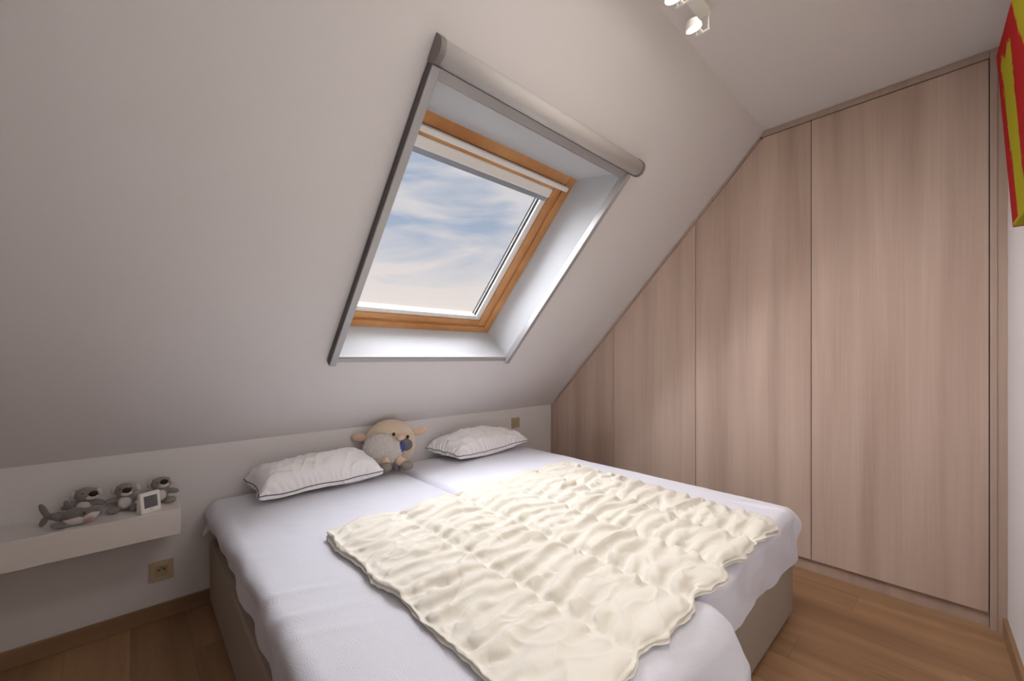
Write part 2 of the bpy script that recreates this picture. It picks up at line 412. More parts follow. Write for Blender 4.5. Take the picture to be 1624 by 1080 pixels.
# outer cover frame closing the gap between lining and frame
frame(('cover_stile', 'cover_rail'), FX0 - .30, FX1 + .25, WS0 - .25, WS1 + .25, 0.285, 0.27, 0.42, FN + .099, FN + .12, M_DARK, 0)

# blackout blind mounted round the reveal
bl = thing('blackout_blind', SL(1.30, 0.58, 0), 'grey aluminium blackout blind with rounded cassette framing the roof window reveal', 'blind')
def d_profile(x, s0, s1, n, k=10):
    pts = [SL(x, s0, 0)]
    c = (s0 + s1) / 2; r = (s1 - s0) / 2
    for i in range(k + 1):
        t = -math.pi / 2 + math.pi * i / k
        pts.append(SL(x, c + r * math.sin(t), -(n - r) - r * math.cos(t)))
    pts.append(SL(x, s1, 0)); return pts
def dbar(name, x0, x1, s0, s1, n, mat, bev=0.0):
    return prism(name, d_profile(x0, s0, s1, n), d_profile(x1, s0, s1, n), mat, bl, bev, smooth=False)
cas = dbar('cassette', 0.716, 1.895, 1.918, 1.992, 0.060, M_CASS)
for f in cas.data.polygons: f.use_smooth = len(f.vertices) == 4
dbar('end_cap', 0.695, 0.716, 1.914, 1.996, 0.064, M_ALUD, .002)
dbar('end_cap', 1.895, 1.914, 1.914, 1.996, 0.064, M_ALUD, .002)
def rail(x0, x1, outer):
    slbox('side_rail', x0, x1, 0.566, 1.916, -0.040, 0.0, M_ALU, bl, .003)
    lip = slbox('rail_groove_shade', outer - .0015, outer + .0015, 0.570, 1.914, -0.035, -0.003, M_ALUK, bl)  # groove strip widened over the side face to paint its shade
rail(0.699, 0.731, 0.699); rail(1.846, 1.874, 1.874)
slbox('bottom_rail', 0.731, 1.846, 0.569, 0.592, -0.016, 0.0, M_ALU, bl, .003)
slbox('bottom_lip', 0.731, 1.846, 0.5925, 0.600, -0.008, 0.004, M_CASS, bl, .001)
slbox('pull_bar', 0.7315, 1.8455, 1.884, 1.9165, -0.022, -0.004, M_ALU, bl, .003)
slbox('pull_bar_edge', 0.7315, 1.8455, 1.878, 1.8835, -0.014, -0.002, M_ALU, bl, .001)
for k in range(3):
    s = 1.891 + k * .008
    slbox('pull_bar_rib', 0.734, 1.843, s, s + .0025, -0.0228, -0.020, M_ALU, bl)

# ------------------------------------------------------------------ wardrobe
wd = thing('fitted_wardrobe', (XR, 1.15, 0), 'wall-to-wall fitted wardrobe of pale wood whose doors follow the roof slope', 'wardrobe')
seams = [2.455, 1.823, 1.185, 0.546, -0.100]
def zs(y): return ZK + (YK - y) * TS                # slope height
DT = 2.512; g = 0.0016
def door_top(y): return min(zs(y) - 0.028, DT)
ykink = YK - (DT + 0.028 - ZK) / TS
for i in range(4):
    y1, y0 = seams[i] - g, seams[i + 1] + g
    pts = [(y1, 0.072), (y0, 0.072), (y0, door_top(y0))]
    if y0 < ykink < y1: pts.append((ykink, DT))
    pts.append((y1, door_top(y1)))
    prism('door', [(XR, p[0], p[1]) for p in pts], [(XR + .02, p[0], p[1]) for p in pts], M_DOOR, wd, .0012)
# carcass behind the doors
cp = [(YK - .005, 0.0), (-0.115, 0.0), (-0.115, ZC - .002), (YC - .004, ZC - .002), (YK - .005, ZK - .004)]
prism('carcass', [(XR + .035, p[0], p[1]) for p in cp], [(XE - .01, p[0], p[1]) for p in cp], M_DARK, wd)
prism('plinth', [(XR + .022, 2.455, 0.0), (XR + .022, -0.100, 0.0), (XR + .022, -0.100, 0.068), (XR + .022, 2.455, 0.068)],
      [(XR + .034, 2.455, 0.0), (XR + .034, -0.100, 0.0), (XR + .034, -0.100, 0.068), (XR + .034, 2.455, 0.068)], M_DOORE, wd)
box('top_filler', (XR - .004, -0.101, DT + .004), (XR + .030, YC + .016, ZC - .001), M_DOORE, wd, .001)
box('top_filler_lip', (XR + .004, -0.101, DT + .0005), (XR + .030, YC + .03, DT + .0038), M_DARK, wd)
box('corner_stile', (XR - .002, -0.1235, 0.0), (XR + .030, -0.1015, ZC - .001), M_DOORE, wd, .001)
prism('end_panel', [(XR - .006, -.1242, 0), (XR - .006, -.1505, 0), (XR + .03, -.1505, 0), (XR + .03, -.1242, 0)],
      [(XR - .006, -.1242, ZC - .001), (XR - .006, -.1505, ZC - .001), (XR + .03, -.1505, ZC - .001), (XR + .03, -.1242, ZC - .001)], M_DOORE, wd)
box('low_end_stile', (XR - .002, 2.457, 0.0), (XR + .030, YK - .001, ZK - .004), M_DOORE, wd, .001)
ya, yb = YK - .002, ykink + .012
tp = [(ya, zs(ya) - .003), (yb, zs(yb) - .003), (yb + .002, zs(yb) - .026), (ya, zs(ya) - .026)]
prism('slope_trim', [(XR - .003, p[0], p[1]) for p in tp], [(XR + .030, p[0], p[1]) for p in tp], M_DOORE, wd)

# ------------------------------------------------------------------ bed
BX0, BX1, BY0, BY1, BZ = 0.262, 2.252, 0.500, 2.462, 0.510
bed = thing('bed_base', (1.25, 1.48, 0), 'taupe fabric box-spring base under the two white mattresses', 'bed')
bm = bmesh.new(); add_box(bm, (BX0 + .012, BY0 + .01, 0.015), (BX1 - .004, BY1, 0.315), 0.02); link_bm('box_spring', bm, M_BASE, bed)
for x in (BX0 + .06, 1.25, BX1 - .06):
    for y in (BY0 + .06, BY1 - .06):
        bm = bmesh.new(); add_cyl(bm, (x, y, 0), (x, y, .03), .02); link_bm('foot', bm, M_DARK, bed)
XM = 1.222
def mattress(x0, x1, label):
    bm = bmesh.new(); add_box(bm, (x0, BY0 + .045, .317), (x1, BY1 - .02, BZ - .03), 0.03)
    return tag(link_bm('mattress', bm, M_JERSEY, None, True), label, 'mattress')
mattress(BX0 + .04, XM - .035, 'left mattress on the taupe bed base, inside the terry sheet')
mattress(XM + .035, BX1 - .045, 'right mattress on the taupe bed base, inside the smooth sheet')

def drape(name, x0, x1, y0, y1, z, r, hems, mat, disp=None, hemfn=None, nx=110, ny=190, nd=30):
    """a sheet: flat top, rounded edge of radius r, skirt of length hems=(left,foot,right,head)"""
    # inner rectangle
    ax, bx, ay, by = x0 + r, x1 - r, y0 + r, y1 - r
    X = np.linspace(ax, bx, nx); Y = np.linspace(ay, by, ny)
    gx, gy = np.meshgrid(X, Y)
    V = [np.stack([gx, gy, np.full_like(gx, z)], -1).reshape(-1, 3)]
    idx = np.arange(nx * ny).reshape(ny, nx)
    Fc = np.stack([idx[:-1, :-1], idx[:-1, 1:], idx[1:, 1:], idx[1:, :-1]], -1).reshape(-1, 4).tolist()
    # perimeter, counter-clockwise, with fans at the corners
    per = []; kc = 10
    def side(ix, dirs, hem):
        for i in ix: per.append((i, dirs, hem))
    def corner(i, t0, h0, h1):
        for k in range(1, kc):
            f = k / kc; t = t0 + f * math.pi / 2; per.append((i, (math.cos(t), math.sin(t)), h0 * (1 - f) + h1 * f))
    hl, hf, hr, hh = hems
    side(idx[0, :].tolist(), (0, -1), hf); corner(int(idx[0, -1]), -math.pi / 2, hf, hr)
    side(idx[:, -1].tolist(), (1, 0), hr); corner(int(idx[-1, -1]), 0, hr, hh)
    side(idx[-1, ::-1].tolist(), (0, 1), hh); corner(int(idx[-1, 0]), math.pi / 2, hh, hl)
    side(idx[::-1, 0].tolist(), (-1, 0), hl); corner(int(idx[0, 0]), math.pi, hl, hf)
    n = len(per); base = V[0][[p[0] for p in per]]; D = np.array([p[1] for p in per]); hem = np.array([p[2] for p in per])
    rings = [np.array([p[0] for p in per])]; cnt = nx * ny
    arc = r * math.pi / 2
    if hemfn is not None: hem = hem + hemfn(base[:, 0] + D[:, 0] * r, base[:, 1] + D[:, 1] * r, D)
    for k in range(1, nd + 1):
        # equal arc steps for the curve then the fall
        a = np.minimum(k / 10, 1) * arc if k <= 10 else arc
        t = a / r
        fall = 0 if k <= 10 else (k - 10) / (nd - 10)
        p = base.copy()
        p[:, :2] += D * (r * math.sin(t)); p[:, 2] -= r * (1 - math.cos(t)) + fall * np.maximum(hem - r, .001)
        V.append(p); rings.append(np.arange(cnt, cnt + n)); cnt += n
    for k in range(nd):
        a, b = rings[k], rings[k + 1]
        for j in range(n):
            j2 = (j + 1) % n
            if a[j] == a[j2]: Fc.append((int(a[j]), int(b[j]), int(b[j2])))
            else: Fc.append((int(a[j]), int(b[j]), int(b[j2]), int(a[j2])))
    P = np.concatenate(V)
    DD = np.concatenate([np.zeros((nx * ny, 2))] + [D] * nd)
    if disp is not None: P = disp(P, DD)
    me = bpy.data.meshes.new(name); me.from_pydata(P.tolist(), [], Fc); me.update(); me.materials.append(mat)
    me.polygons.foreach_set('use_smooth', [True] * len(me.polygons))
    o = bpy.data.objects.new(name, me); COL.objects.link(o)
    return o

def gs(x, w): return np.exp(-(x / w) ** 2)
def left_disp(P, D):
    x, y, z = P[:, 0], P[:, 1], P[:, 2]; top = np.clip((z - (BZ - .05)) / .05, 0, 1); side = 1 - top
    dz = .0025 * fbm(x * 7, y * 7, 3) * top
    # long soft folds running across from the left edge
    m = gs(x - .30, .17)
    for yc, sl, a, wd_ in ((1.33, -.28, .010, .020), (1.20, -.30, .010, .022), (1.08, -.30, .006, .02), (.84, -.15, .004, .03)):
        dz = dz + a * m * gs(y - yc - sl * (x - .3) + .02 * vnoise(x * 6, y * 0 + yc * 9, 5), wd_) * top
    # crumple near the pillow and the seam
    dz = dz + .005 * gs(y - 2.02 + .55 * (x - .62), .018) * gs(x - .62, .13) * top
    dz = dz - .014 * gs(x - (XM - .005), .02) * top
    P[:, 2] += dz
    # skirt ripples and head-end bulges
    dn = side * (.010 * fbm(y * 5 + x * 3, z * 6, 9, 3) + .006 * np.sin(y * 19 + 3 * vnoise(y * 3, z * 2, 2)) * (BZ - z) / .2)
    head = gs(y - 2.40, .07) * side * np.clip((-D[:, 0] - .9) / .1, 0, 1)
    dn = dn + head * (.022 * gs(z - .455, .035) + .020 * gs(z - .37, .030) - .004)
    foot = side * (D[:, 1] < -.3)
    dn = dn + foot * (.016 * np.sin(x * 14 + 2.2 * vnoise(x * 2.5, z * 3, 6)) * np.clip((BZ - z) / .2, 0, 1) + .05 * gs(x - 1.15, .12) * np.clip((BZ - z) / .15, 0, 1))
    P[:, 0] += D[:, 0] * dn; P[:, 1] += D[:, 1] * dn
    P[:, 0] += foot * .03 * gs(x - 1.2, .06) * np.clip((BZ - z) / .15, 0, 1)
    return P
def left_hem(x, y, D):
    l = np.clip(-D[:, 0], 0, 1)
    return l * (-.03 + .09 * gs(y - 2.40, .10) * (l > .95) + .055 * (1.1 - y) / 1.4 + .012 * vnoise(y * 6, y * 0, 4)) + np.clip(-D[:, 1], 0, 1) * (.02 * vnoise(x * 7, x * 0, 8) + .03 * np.clip((x - .9) / .3, 0, 1))
ls = drape('fitted_sheet', BX0, XM - .006, 0.43, BY1, BZ, .045, (.145, .22, .09, .15), M_TERRY, left_disp, left_hem)
tag(ls, 'white terry sheet with deep pile stretched over the left mattress', 'sheet')

def right_disp(P, D):
    x, y, z = P[:, 0], P[:, 1], P[:, 2]; top = np.clip((z - (BZ - .05)) / .05, 0, 1); side = 1 - top
    dz = .002 * fbm(x * 6, y * 6, 13) * top - .012 * gs(x - (XM + .005), .02) * top
    for xc, yc, an, a, ln in ((1.62, .60, .5, .012, .13), (1.70, .57, .55, .010, .10), (1.50, .60, .35, .008, .12), (1.85, .55, .9, .007, .10), (1.36, 2.10, .2, .004, .10)):
        c, s = math.cos(an), math.sin(an); u = (x - xc) * c + (y - yc) * s; v = -(x - xc) * s + (y - yc) * c
        dz = dz + a * gs(u, ln) * gs(v + .25 * u * u / .1 * .1, .012)
    dz = dz - .006 * gs(x - 2.13 + .2 * (y - .6), .012) * gs(y - .62, .09) * top + .006 * gs(x - 2.16 + .2 * (y - .6), .014) * gs(y - .60, .12) * top
    P[:, 2] += dz
    foot = side * np.clip(-D[:, 1], 0, 1)
    dn = side * (.006 * fbm(x * 6 + y * 5, z * 7, 19, 3)) + foot * .003 * np.sin((x * 1.0 + z * 1.6) * 17 + 2 * vnoise(x * 3, z * 4, 21)) * np.clip((BZ - z) / .2, 0, 1)
    # the corner tuck stands out a little
    crn = side * (D[:, 0] > .15) * (D[:, 1] < -.15)
    dn = dn + crn * (.030 * gs(z - .43, .05) + .004 * np.sin(np.arctan2(D[:, 1], D[:, 0]) * 9) * np.clip((BZ - z) / .2, 0, 1))
    P[:, 0] += D[:, 0] * dn; P[:, 1] += D[:, 1] * dn
    return P
def right_hem(x, y, D):
    return np.clip(-D[:, 1], 0, 1) * (.003 * vnoise(x * 6, x * 0, 31) - .035 * np.clip((2.2 - x) / .9, 0, 1)) + np.clip(D[:, 0], 0, 1) * .01 * vnoise(y * 5, y * 0, 3)
rs = drape('fitted_sheet', XM + .006, BX1 + .008, BY0 - .004, BY1, BZ - .003, .045, (.09, .235, .225, .15), M_JERSEY, right_disp, right_hem)
tag(rs, 'smooth white fitted sheet tucked over the right mattress beside the wardrobe', 'sheet')

# ------------------------------------------------------------------ cloth relaxation
def constrain(P, W, ax, step, rest, k, flip=False):
    """distance constraints along axis ax between grid points 'step' apart, coloured so no two share a point"""
    n = P.shape[ax]; order = range(step * 2)
    for s0 in (reversed(order) if flip else order):
        cnt = len(range(s0, n - step, step * 2))
        if cnt <= 0: continue
        i1 = slice(s0, n - step, step * 2); i2 = slice(s0 + step, s0 + step + (cnt - 1) * step * 2 + 1, step * 2)
        t1 = (slice(None), i1) if ax == 1 else (i1,); t2 = (slice(None), i2) if ax == 1 else (i2,)
        a = P[t1]; b = P[t2]; d = b - a; ln = np.sqrt(np.einsum('ijk,ijk->ij', d, d)) + 1e-9
        wa = W[t1]; wb = W[t2]; ws = np.maximum(wa + wb, 1e-6)
        d *= (k * (ln - rest[t1]) / ln / ws)[..., None]
        P[t1] = a + d * wa[..., None]; P[t2] = b - d * wb[..., None]

def normals(P):
    dx = np.gradient(P, axis=1); dy = np.gradient(P, axis=0); n = np.cross(dx, dy)
    return n / (np.linalg.norm(n, axis=-1, keepdims=True) + 1e-9)

# ------------------------------------------------------------------ duvet
def ridge(u, v, seed, oct=3, gain=.5, sharp=1.6):
    r = 0; a = 1.0; tot = 0
    for i in range(oct):
        r = r + a * (1 - np.abs(vnoise(u * 2 ** i + 3.1 * i, v * 2 ** i, seed + 31 * i)) * 1.9).clip(0, 1) ** sharp; tot += a; a *= gain
    return r / tot

DUVET_STEPS = 110
def make_duvet():
    nx, ny = 300, 236
    s = np.linspace(0, 1, nx); t = np.linspace(0, 1, ny); gs_, gt = np.meshgrid(s, t)
    hl, hr, fl, fr = np.array([.535, 1.605]), np.array([2.025, 1.675]), np.array([.560, .490]), np.array([1.935, .505])
    ch = np.array([0, .205, .415, .61, .81, 1.0])          # stitch lines
    ph = np.interp(gs_, ch, np.arange(6)); pan = np.clip(np.floor(ph), 0, 4); fr_ = ph - pan
    pinch = np.sin(np.pi * np.clip(fr_, 0, 1))               # 0 on stitch, 1 mid channel
    head = hl + (hr - hl) * gs_[..., None]; foot = fl + (fr - fl) * gs_[..., None]
    flat = head * (1 - gt[..., None]) + foot * gt[..., None]; xy = flat.copy()
    # gathers: the stitched lines pull the hems in, the panels bulge out
    xy[..., 1] += (-.012 * pinch ** .7 + .012 * (1 - pinch)) * gt ** 12 + (.016 * vnoise(gs_ * 13, gt * 0, 77) + .010 * vnoise(gs_ * 37, gt * 0, 79)) * gt ** 12
    xy[..., 1] += (.006 * pinch ** .7 + .012 * vnoise(gs_ * 11, gt * 0, 73)) * (1 - gt) ** 9
    xy[..., 0] += .009 * vnoise(gt * 8, gs_ * 0 + 3, 78) * (gs_ ** 9 + (1 - gs_) ** 9)
    loft = .010 + .030 * pinch ** .5 + .004 * fbm(gs_ * 8, gt * 8, 15, 2) * pinch
    W = np.ones((ny, nx)); BORD = [(0,), (-1,), (slice(None), 0), (slice(None), -1)]
    for sl in BORD: W[sl] = .5
    cols = [int(round(c * (nx - 1))) for c in ch[1:-1]]
    for c in cols: W[4:-4, c] = .04
    bz = .027 - .006 * gs_ + .007 * vnoise(gs_ * 16, gt * 13, 19) - .012 * (1 - pinch) * (gt > .5)
    edge = np.minimum(np.minimum(gs_ / .022, (1 - gs_) / .016), np.minimum(gt / .022, (1 - gt) / .022)).clip(0, 1); edge = np.sqrt(edge * (2 - edge))
    px = xy[..., 0] + pan * 1.37; py = xy[..., 1] + pan * .613   # wrinkles break at every stitch line
    wx = .05 * fbm(px * 5, py * 5, 11, 3); wy = .05 * fbm(px * 5 + 9, py * 5, 12, 3)
    seedz = .034 * (ridge((px + wx) * 3.2 + (py + wy) * 2.4, (py + wy) * 10, 21, 2, .5, 1.5) - .4) + .022 * (ridge((px + wx) * 5 - py * 4, (py + wy) * 14 + px * 3, 22, 2, .5, 1.4) - .4)
    P = np.concatenate([xy, (bz * (1 - edge) + (loft + .004 + np.maximum(seedz, -.02) * pinch ** .4) * edge)[..., None]], -1)
    P[1:-1, 1:-1, 2] += RNG.normal(0, .0006, (ny - 2, nx - 2))
    # slack cloth: gathered along the channels, a little across them
    ext_y = 1.12 + .09 * gs_ + .04 * gt + .05 * fbm(gs_ * 4, gt * 4, 41, 2); ext_x = 1.045 + .02 * gs_ + .015 * fbm(gs_ * 4, gt * 4, 43, 2)
    near = np.minimum(fr_, 1 - fr_) * .29; ext_y = 1 + (ext_y - 1) * (.25 + .75 * np.clip(near / .05, 0, 1))
    dxr = np.linalg.norm(flat[:, 1:] - flat[:, :-1], axis=-1); dyr = np.linalg.norm(flat[1:] - flat[:-1], axis=-1)
    rx = np.pad(dxr, ((0, 0), (0, 1)), mode='edge') * ext_x; ry = np.pad(dyr, ((0, 1), (0, 0)), mode='edge') * ext_y
    prev = P.copy(); P0 = P.copy()
    for it in range(DUVET_STEPS):
        vel = (P - prev) * .86; prev = P.copy()
        P = P + (vel + np.array([0, 0, 1.0]) * ((loft - P[..., 2:3].squeeze(-1)) * .004)[..., None]) * W[..., None]
        for sub in range(2):
            fl_ = (it + sub) % 2 == 1
            constrain(P, W, 1, 1, rx, .95, fl_); constrain(P, W, 0, 1, ry, .95, fl_)
            constrain(P, W, 1, 2, rx * 2, .40, fl_); constrain(P, W, 0, 2, ry * 2, .40, fl_)
        constrain(P, W, 1, 5, rx * 5, .16); constrain(P, W, 0, 5, ry * 5, .16)
        for sl in BORD: P[sl] += (P0[sl] - P[sl]) * np.array([.22, .22, .30])
        z = P[..., 2]; lo = loft * .30 * edge + bz * (1 - edge) * .9
        z[:] = np.where(W > 0, np.maximum(z, lo), z)
        top_ = loft + .028; over = np.clip(z - top_, 0, 1) * W; z -= over * .35
        for c in cols: P[1:-1, c, 2] += (.007 - P[1:-1, c, 2]) * .8; P[1:-1, c, 0] += (xy[1:-1, c, 0] - P[1:-1, c, 0]) * .6
    fz = .006 * (ridge((px + wx) * 7 + py * 3, (py + wy) * 17, 123, 1, .5, 2.0) - .35) + .005 * (ridge((px - wy) * 9 - py * 8, (py + wx) * 13 + px * 4, 124, 1, .5, 2.2) - .35)
    P[..., 2] += fz * edge * np.clip(near / .02, 0, 1)
    for _ in range(0):
        Q = P.copy(); Q[1:-1, 1:-1] = .5 * P[1:-1, 1:-1] + .125 * (P[:-2, 1:-1] + P[2:, 1:-1] + P[1:-1, :-2] + P[1:-1, 2:]); P = Q
    border = np.concatenate([P[0, :], P[1:, -1], P[-1, -2::-1], P[-2:0:-1, 0]])
    od = np.concatenate([np.tile([0, 1.], (nx, 1)), np.tile([1., 0], (ny - 1, 1)), np.tile([0, -1.], (nx - 1, 1)), np.tile([-1., 0], (ny - 2, 1))])
    idx = np.arange(nx * ny).reshape(ny, nx)
    bidx = np.concatenate([idx[0, :], idx[1:, -1], idx[-1, -2::-1], idx[-2:0:-1, 0]])
    m = len(border); V = [P.reshape(-1, 3)]
    Fc = np.stack([idx[:-1, :-1], idx[1:, :-1], idx[1:, 1:], idx[:-1, 1:]], -1).reshape(-1, 4).tolist()
    prof = [(.004, .93), (.008, .82), (.009, .70), (.006, .58), (.000, .50), (-.002, .47), (.003, .42), (.009, .32), (.011, .20), (.007, .06), (-.02, 0.0)]
    last = bidx; cnt = nx * ny; kk = np.arange(m)
    for o_, zf in prof:
        p = border.copy(); jit = (.009 * vnoise(kk / 11.0, kk * 0.0 + zf * 2, 91) + .005 * vnoise(kk / 4.0, kk * 0.0 + zf * 2, 95)) * (1 - abs(zf - .5))
        p[:, :2] += od * (o_ + jit)[:, None]; p[:, 2] = border[:, 2] * zf + (.002 if zf > .01 else .001)
        V.append(p); cur = np.arange(cnt, cnt + m); cnt += m
        Fc += np.stack([last, np.roll(last, -1), np.roll(cur, -1), cur], -1).tolist(); last = cur
    Vv = np.concatenate(V); Vv[:, 2] += BZ + .006
    me = bpy.data.meshes.new('duvet'); me.from_pydata(Vv.tolist(), [], Fc); me.update(); me.materials.append(M_DUVET)
    me.polygons.foreach_set('use_smooth', [True] * len(me.polygons))
    o = bpy.data.objects.new('duvet', me); COL.objects.link(o)
    sd = o.modifiers.new('smooth', 'SUBSURF'); sd.levels = 1; sd.render_levels = 1
    return tag(o, 'crumpled cream quilted duvet folded across the foot half of the bed', 'duvet')
make_duvet()

# ------------------------------------------------------------------ pillows
def make_pillow(corners, seam_z, top_h, seed, label, crest=(.8, .2)):
    """corners: front-left, front-right, back-right, back-left (x,y) of the seam; seam_z per corner"""
    nx, ny = 96, 60
    s = np.linspace(0, 1, nx); t = np.linspace(0, 1, ny); S, T = np.meshgrid(s, t)
    c = np.array([list(corners[i]) + [seam_z[i]] for i in range(4)])
    B_ = ((c[0] * (1 - S[..., None]) + c[1] * S[..., None]) * (1 - T[..., None]) + (c[3] * (1 - S[..., None]) + c[2] * S[..., None]) * T[..., None])
    # sides draw in between the corners
    ex = 4 * T * (1 - T); ey = 4 * S * (1 - S)
    B_[..., 0] += (.020 * ex * (1 - S) ** 3 - .020 * ex * S ** 3)
    B_[..., 1] += (.016 * ey * (1 - T) ** 3 - .010 * ey * T ** 3)
    B_[..., 2] += .010 * vnoise(S * 5 + T * 4, T * 5 - S, seed) * (1 - (ex * ey))
    prof = np.clip(1 - np.abs(2 * S - 1) ** 3.2, 0, 1) ** .62 * np.clip(1 - np.abs(2 * T - 1) ** 2.6, 0, 1) ** .62
    lay = []
    for sign, hgt in ((1, top_h), (-1, .05)):
        P = B_.copy(); P[..., 2] += sign * hgt * prof * (.75 + .1 * fbm(S * 5, T * 4, seed + 3)) + .003 * RNG.normal(0, 1, S.shape) * prof
        W = np.ones_like(S); W[0] = 0; W[-1] = 0; W[:, 0] = 0; W[:, -1] = 0
        dxr = np.linalg.norm(B_[:, 1:] - B_[:, :-1], axis=-1); dyr = np.linalg.norm(B_[1:] - B_[:-1], axis=-1)
        ex_, ey_ = 1.12, 1.30
        rx = np.pad(dxr, ((0, 0), (0, 1)), mode='edge') * ex_; ry = np.pad(dyr, ((0, 1), (0, 0)), mode='edge') * ey_
        rx2 = np.pad(dxr[:, 1:] + dxr[:, :-1], ((0, 0), (0, 2)), mode='edge') * ex_; ry2 = np.pad(dyr[1:] + dyr[:-1], ((0, 2), (0, 0)), mode='edge') * ey_
        lim = hgt * prof * (crest[0] + crest[1] * np.sin(np.pi * np.clip(S + crest[2] if len(crest) > 2 else S, 0, 1)) + .20 * fbm(S * 4, T * 3, seed + 9, 3)) + .004
        prev = P.copy()
        for it in range(90):
            vel = (P - prev) * .9; prev = P.copy()
            n = normals(P); n *= np.sign(n[..., 2:3] + 1e-6) * sign
            P = P + (vel + n * .0005) * W[..., None]
            for sub in range(3):
                constrain(P, W, 1, 1, rx, .9); constrain(P, W, 0, 1, ry, .9)
                constrain(P, W, 1, 2, rx2, .4); constrain(P, W, 0, 2, ry2, .4)
            dz = (P[..., 2] - B_[..., 2]) * sign
            over = np.clip(dz - lim, 0, 1); P[..., 2] -= sign * over * .5 * W
            P[..., 2] = np.maximum(P[..., 2], BZ + .004)
            if sign < 0: P[..., 1] -= W * .00030 * ey * np.clip(1 - T / .22, 0, 1)
            P[..., 1] = np.minimum(P[..., 1], YK - .008)
        if sign > 0:
            q_ = .03 * fbm(S * 5, T * 4, seed + 40, 2)
            P[..., 2] += prof ** .5 * (.020 * (ridge(S * 4.2 + T * 2.2 + q_ * 9, T * 3.2 - S * 1.5 + q_ * 9, seed + 50, 2) - .5) + .008 * (ridge(S * 13 - T * 4, T * 3 + S * 2, seed + 60, 1) - .5))
        lay.append(P)
    Pt, Pb = lay
    pil = thing('pillow', tuple(c.mean(0)[:2]) + (BZ,), label, 'pillow', None)
    idx = np.arange(nx * ny).reshape(ny, nx); idb = idx + nx * ny
    idb[0] = idx[0]; idb[-1] = idx[-1]; idb[:, 0] = idx[:, 0]; idb[:, -1] = idx[:, -1]
    V = np.concatenate([Pt.reshape(-1, 3), Pb.reshape(-1, 3)]) - np.array(wloc(pil))
    q = lambda i: np.stack([i[:-1, :-1], i[:-1, 1:], i[1:, 1:], i[1:, :-1]], -1).reshape(-1, 4).tolist()
    Fc = q(idx) + [f[::-1] for f in q(idb)]
    me = bpy.data.meshes.new('cover'); me.from_pydata(V.tolist(), [], Fc); me.update(); me.materials.append(M_PILLOW)
    bmx = bmesh.new(); bmx.from_mesh(me); bmesh.ops.delete(bmx, geom=[v for v in bmx.verts if not v.link_faces], context='VERTS'); bmx.to_mesh(me); bmx.free()
    me.polygons.foreach_set('use_smooth', [True] * len(me.polygons))
    o = bpy.data.objects.new('cover', me); COL.objects.link(o); o.parent = pil
    sd = o.modifiers.new('smooth', 'SUBSURF'); sd.levels = 1; sd.render_levels = 1
    # piping round the seam
    loop = np.concatenate([B_[0, :], B_[1:, -1], B_[-1, -2::-1], B_[-2:0:-1, 0]]); cen = loop.mean(0)
    loop = loop + (loop - cen) * np.array([.006, .010, 0])
    bmp = bmesh.new(); m = len(loop); rg = []
    for j in range(m):
        tdir = Vector(loop[(j + 1) % m] - loop[j - 1]).normalized(); a = tdir.cross(Vector((0, 0, 1))).normalized(); b2 = tdir.cross(a)
        rg.append([bmp.verts.new(Vector(loop[j]) + (a * math.cos(k * math.pi / 3) + b2 * math.sin(k * math.pi / 3)) * .0024) for k in range(6)])
    for j in range(m):
        for k in range(6):
            bmp.faces.new((rg[j][k], rg[j][(k + 1) % 6], rg[(j + 1) % m][(k + 1) % 6], rg[(j + 1) % m][k]))
    link_bm('piping', bmp, M_PIPING, pil, True)
    return pil
make_pillow([(.425, 2.165), (1.032, 2.165), (.985, 2.440), (.415, 2.445)], [.552, .562, .605, .580], .138, 5,
            'white pillow with grey piping on the left mattress beside the sheep', (.72, .25, -.28))
make_pillow([(1.545, 2.165), (2.205, 2.205), (2.165, 2.450), (1.465, 2.445)], [.552, .560, .600, .585], .115, 25,
            'white pillow with grey piping on the right mattress near the wardrobe', (.62, .36, .08))

# ------------------------------------------------------------------ floating shelf and sockets
tag(box('floating_shelf', (-0.95, 2.245, 0.447), (0.152, YK - .0005, 0.553), M_SHELF, None, .002),
    'thick white floating shelf on the low wall left of the bed', 'shelf')
sk = thing('power_socket', (0.098, YK, 0.222), 'beige square power socket on the low wall under the shelf', 'socket')
def ring_prism(bm, c, r_out, r_in, y0, y1, seg=28):
    vo = []
    for r, y in ((r_out, y0), (r_out, y1), (r_in, y1), (r_in, y0)):
        vo.append([bm.verts.new((c[0] + r * math.cos(2 * math.pi * i / seg), y, c[1] + r * math.sin(2 * math.pi * i / seg))) for i in range(seg)])
    for k in range(4):
        a, b = vo[k], vo[(k + 1) % 4]
        for i in range(seg): bm.faces.new((a[i], a[(i + 1) % seg], b[(i + 1) % seg], b[i]))
def plate_with_hole(name, hw, hole, y0, y1, mat, parent):
    bm = bmesh.new()
    for lo, hi in (((-hw, -hw), (hw, -hole)), ((-hw, hole), (hw, hw)), ((-hw, -hole), (-hole, hole)), ((hole, -hole), (hw, hole))):
        add_box(bm, (lo[0], y0, lo[1]), (hi[0], y1, hi[1]))
    bmesh.ops.remove_doubles(bm, verts=bm.verts, dist=1e-5)
    return link_bm(name, bm, mat, parent, local=True)
plate_with_hole('cover_frame', .0425, .0235, -.009, 0, M_BEIGE, sk)
plate_with_hole('socket_insert', .0232, .0175, -.011, 0, M_BEIGE2, sk)
bm = bmesh.new(); ring_prism(bm, (0, 0), .0225, .0185, -.0105, 0); link_bm('socket_rim', bm, M_BEIGE2, sk, True, True)
box('socket_well', (-.0178, -.0015, -.0178), (.0178, -.0002, .0178), M_BEIGE2, sk, local=True)
